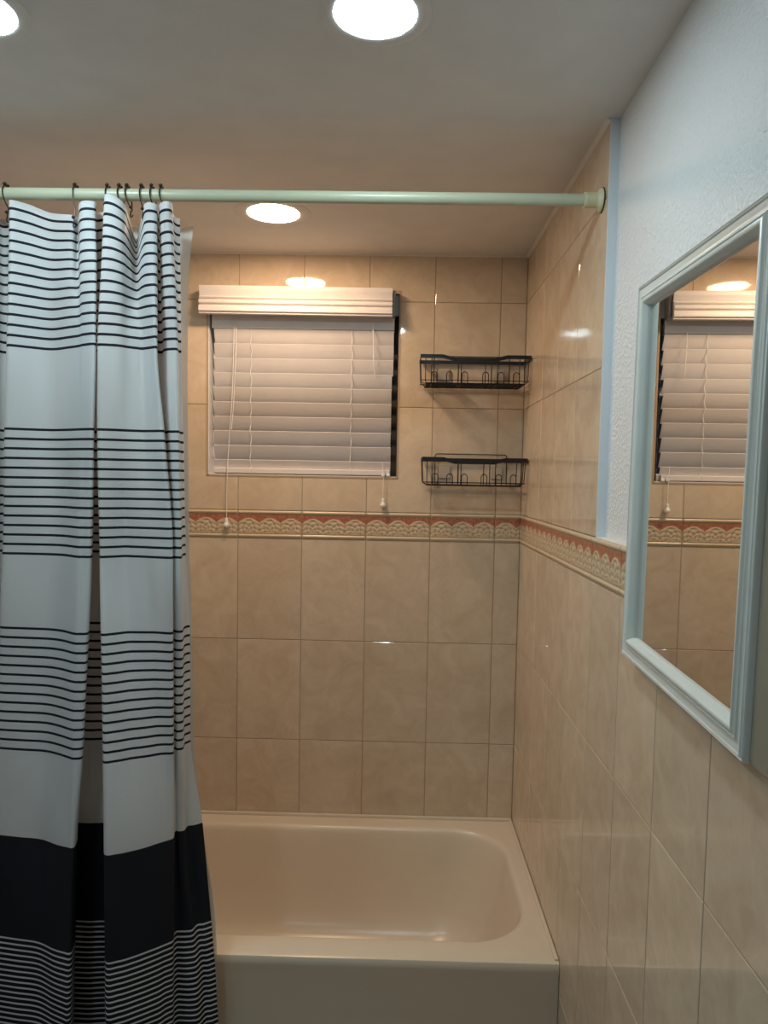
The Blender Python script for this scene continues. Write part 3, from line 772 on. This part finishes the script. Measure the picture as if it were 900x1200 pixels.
# frame profile: (inset from the outer edge, proud of the mounting plane)
fp = [(0, -.022), (0, .0022), (.0018, .0042), (.0034, .0028), (.0048, .0030), (.0066, .0056), (.0082, .0038), (.0100, .0036), (.0150, .0018), (.0195, .0024), (.0220, .0036), (.0228, .0052), (.0240, .0050), (.0246, .0032),
      (.0262, .0046), (.0290, .0070), (.0318, .0072), (.0345, .0052), (.0368, .0018), (.0384, -.0004), (.0400, -.0026), (.0402, -.0080)]
bm = bmesh.new(); rg = []
for ins, pr in fp:
    ins *= .85
    hy, hz = LY / 2 - ins, LZ / 2 - ins
    rg.append([bm.verts.new((-pr, sy * hy, sz * hz)) for sy, sz in ((-1, -1), (1, -1), (1, 1), (-1, 1))])
for a, b in zip(rg, rg[1:]):
    for k in range(4): bm.faces.new((a[k], a[(k + 1) % 4], b[(k + 1) % 4], b[k]))
bmesh.ops.recalc_face_normals(bm, faces=bm.faces)
for f in bm.faces: f.smooth = True
for e_ in bm.edges:
    if len(e_.link_faces) == 2 and e_.calc_face_angle(0) > math.radians(50): e_.smooth = False
link('mirror_frame', bm, M['frame'], mc)
bm = bmesh.new(); box(bm, .0064, .0094, -LY / 2 + .030, LY / 2 - .030, -LZ / 2 + .030, LZ / 2 - .030)
gl = link('mirror_glass', bm, M['mirror'], mc)
mc.rotation_euler = (math.radians(1.5), 0, math.radians(-.93))
bm = bmesh.new()
box(bm, .0025, .0205, -LY / 2 - .36, -LY / 2 - .0005, -LZ / 2 + .001, LZ / 2 - .002, bev=.0015)
link('side_panel', bm, M['panel'], mc)

# ------------------------------------------------------------------ camera, world, view
cam = bpy.data.cameras.new('camera'); co = bpy.data.objects.new('camera', cam); C.objects.link(co)
Rv = Vector((0.99966137, 0.01890474, 0.01788175)); Uv = Vector((-0.01903983, 0.06296682, 0.99783399)); Fv = Vector((-0.01773783, 0.99783656, -0.06330544))
m = Matrix((Rv, Uv, -Fv)).transposed().to_4x4(); m.translation = Vector((0, 0, H))
co.matrix_world = m
cam.sensor_fit = 'VERTICAL'; cam.sensor_height = 36; cam.lens = 860 / 1200 * 36; cam.clip_start = .02
cam.shift_x = (450 - 447.98) / 1200; cam.shift_y = (614.65 - 600) / 1200
sc = bpy.context.scene; sc.camera = co
wd = bpy.data.worlds.new('night'); sc.world = wd; wd.use_nodes = True
wd.node_tree.nodes['Background'].inputs[0].default_value = (.02, .03, .05, 1); wd.node_tree.nodes['Background'].inputs[1].default_value = .3
sc.view_settings.view_transform = 'Standard'; sc.view_settings.look = 'None'; sc.view_settings.gamma = 1; sc.view_settings.use_curve_mapping = False
sc.view_settings.exposure = 0.15
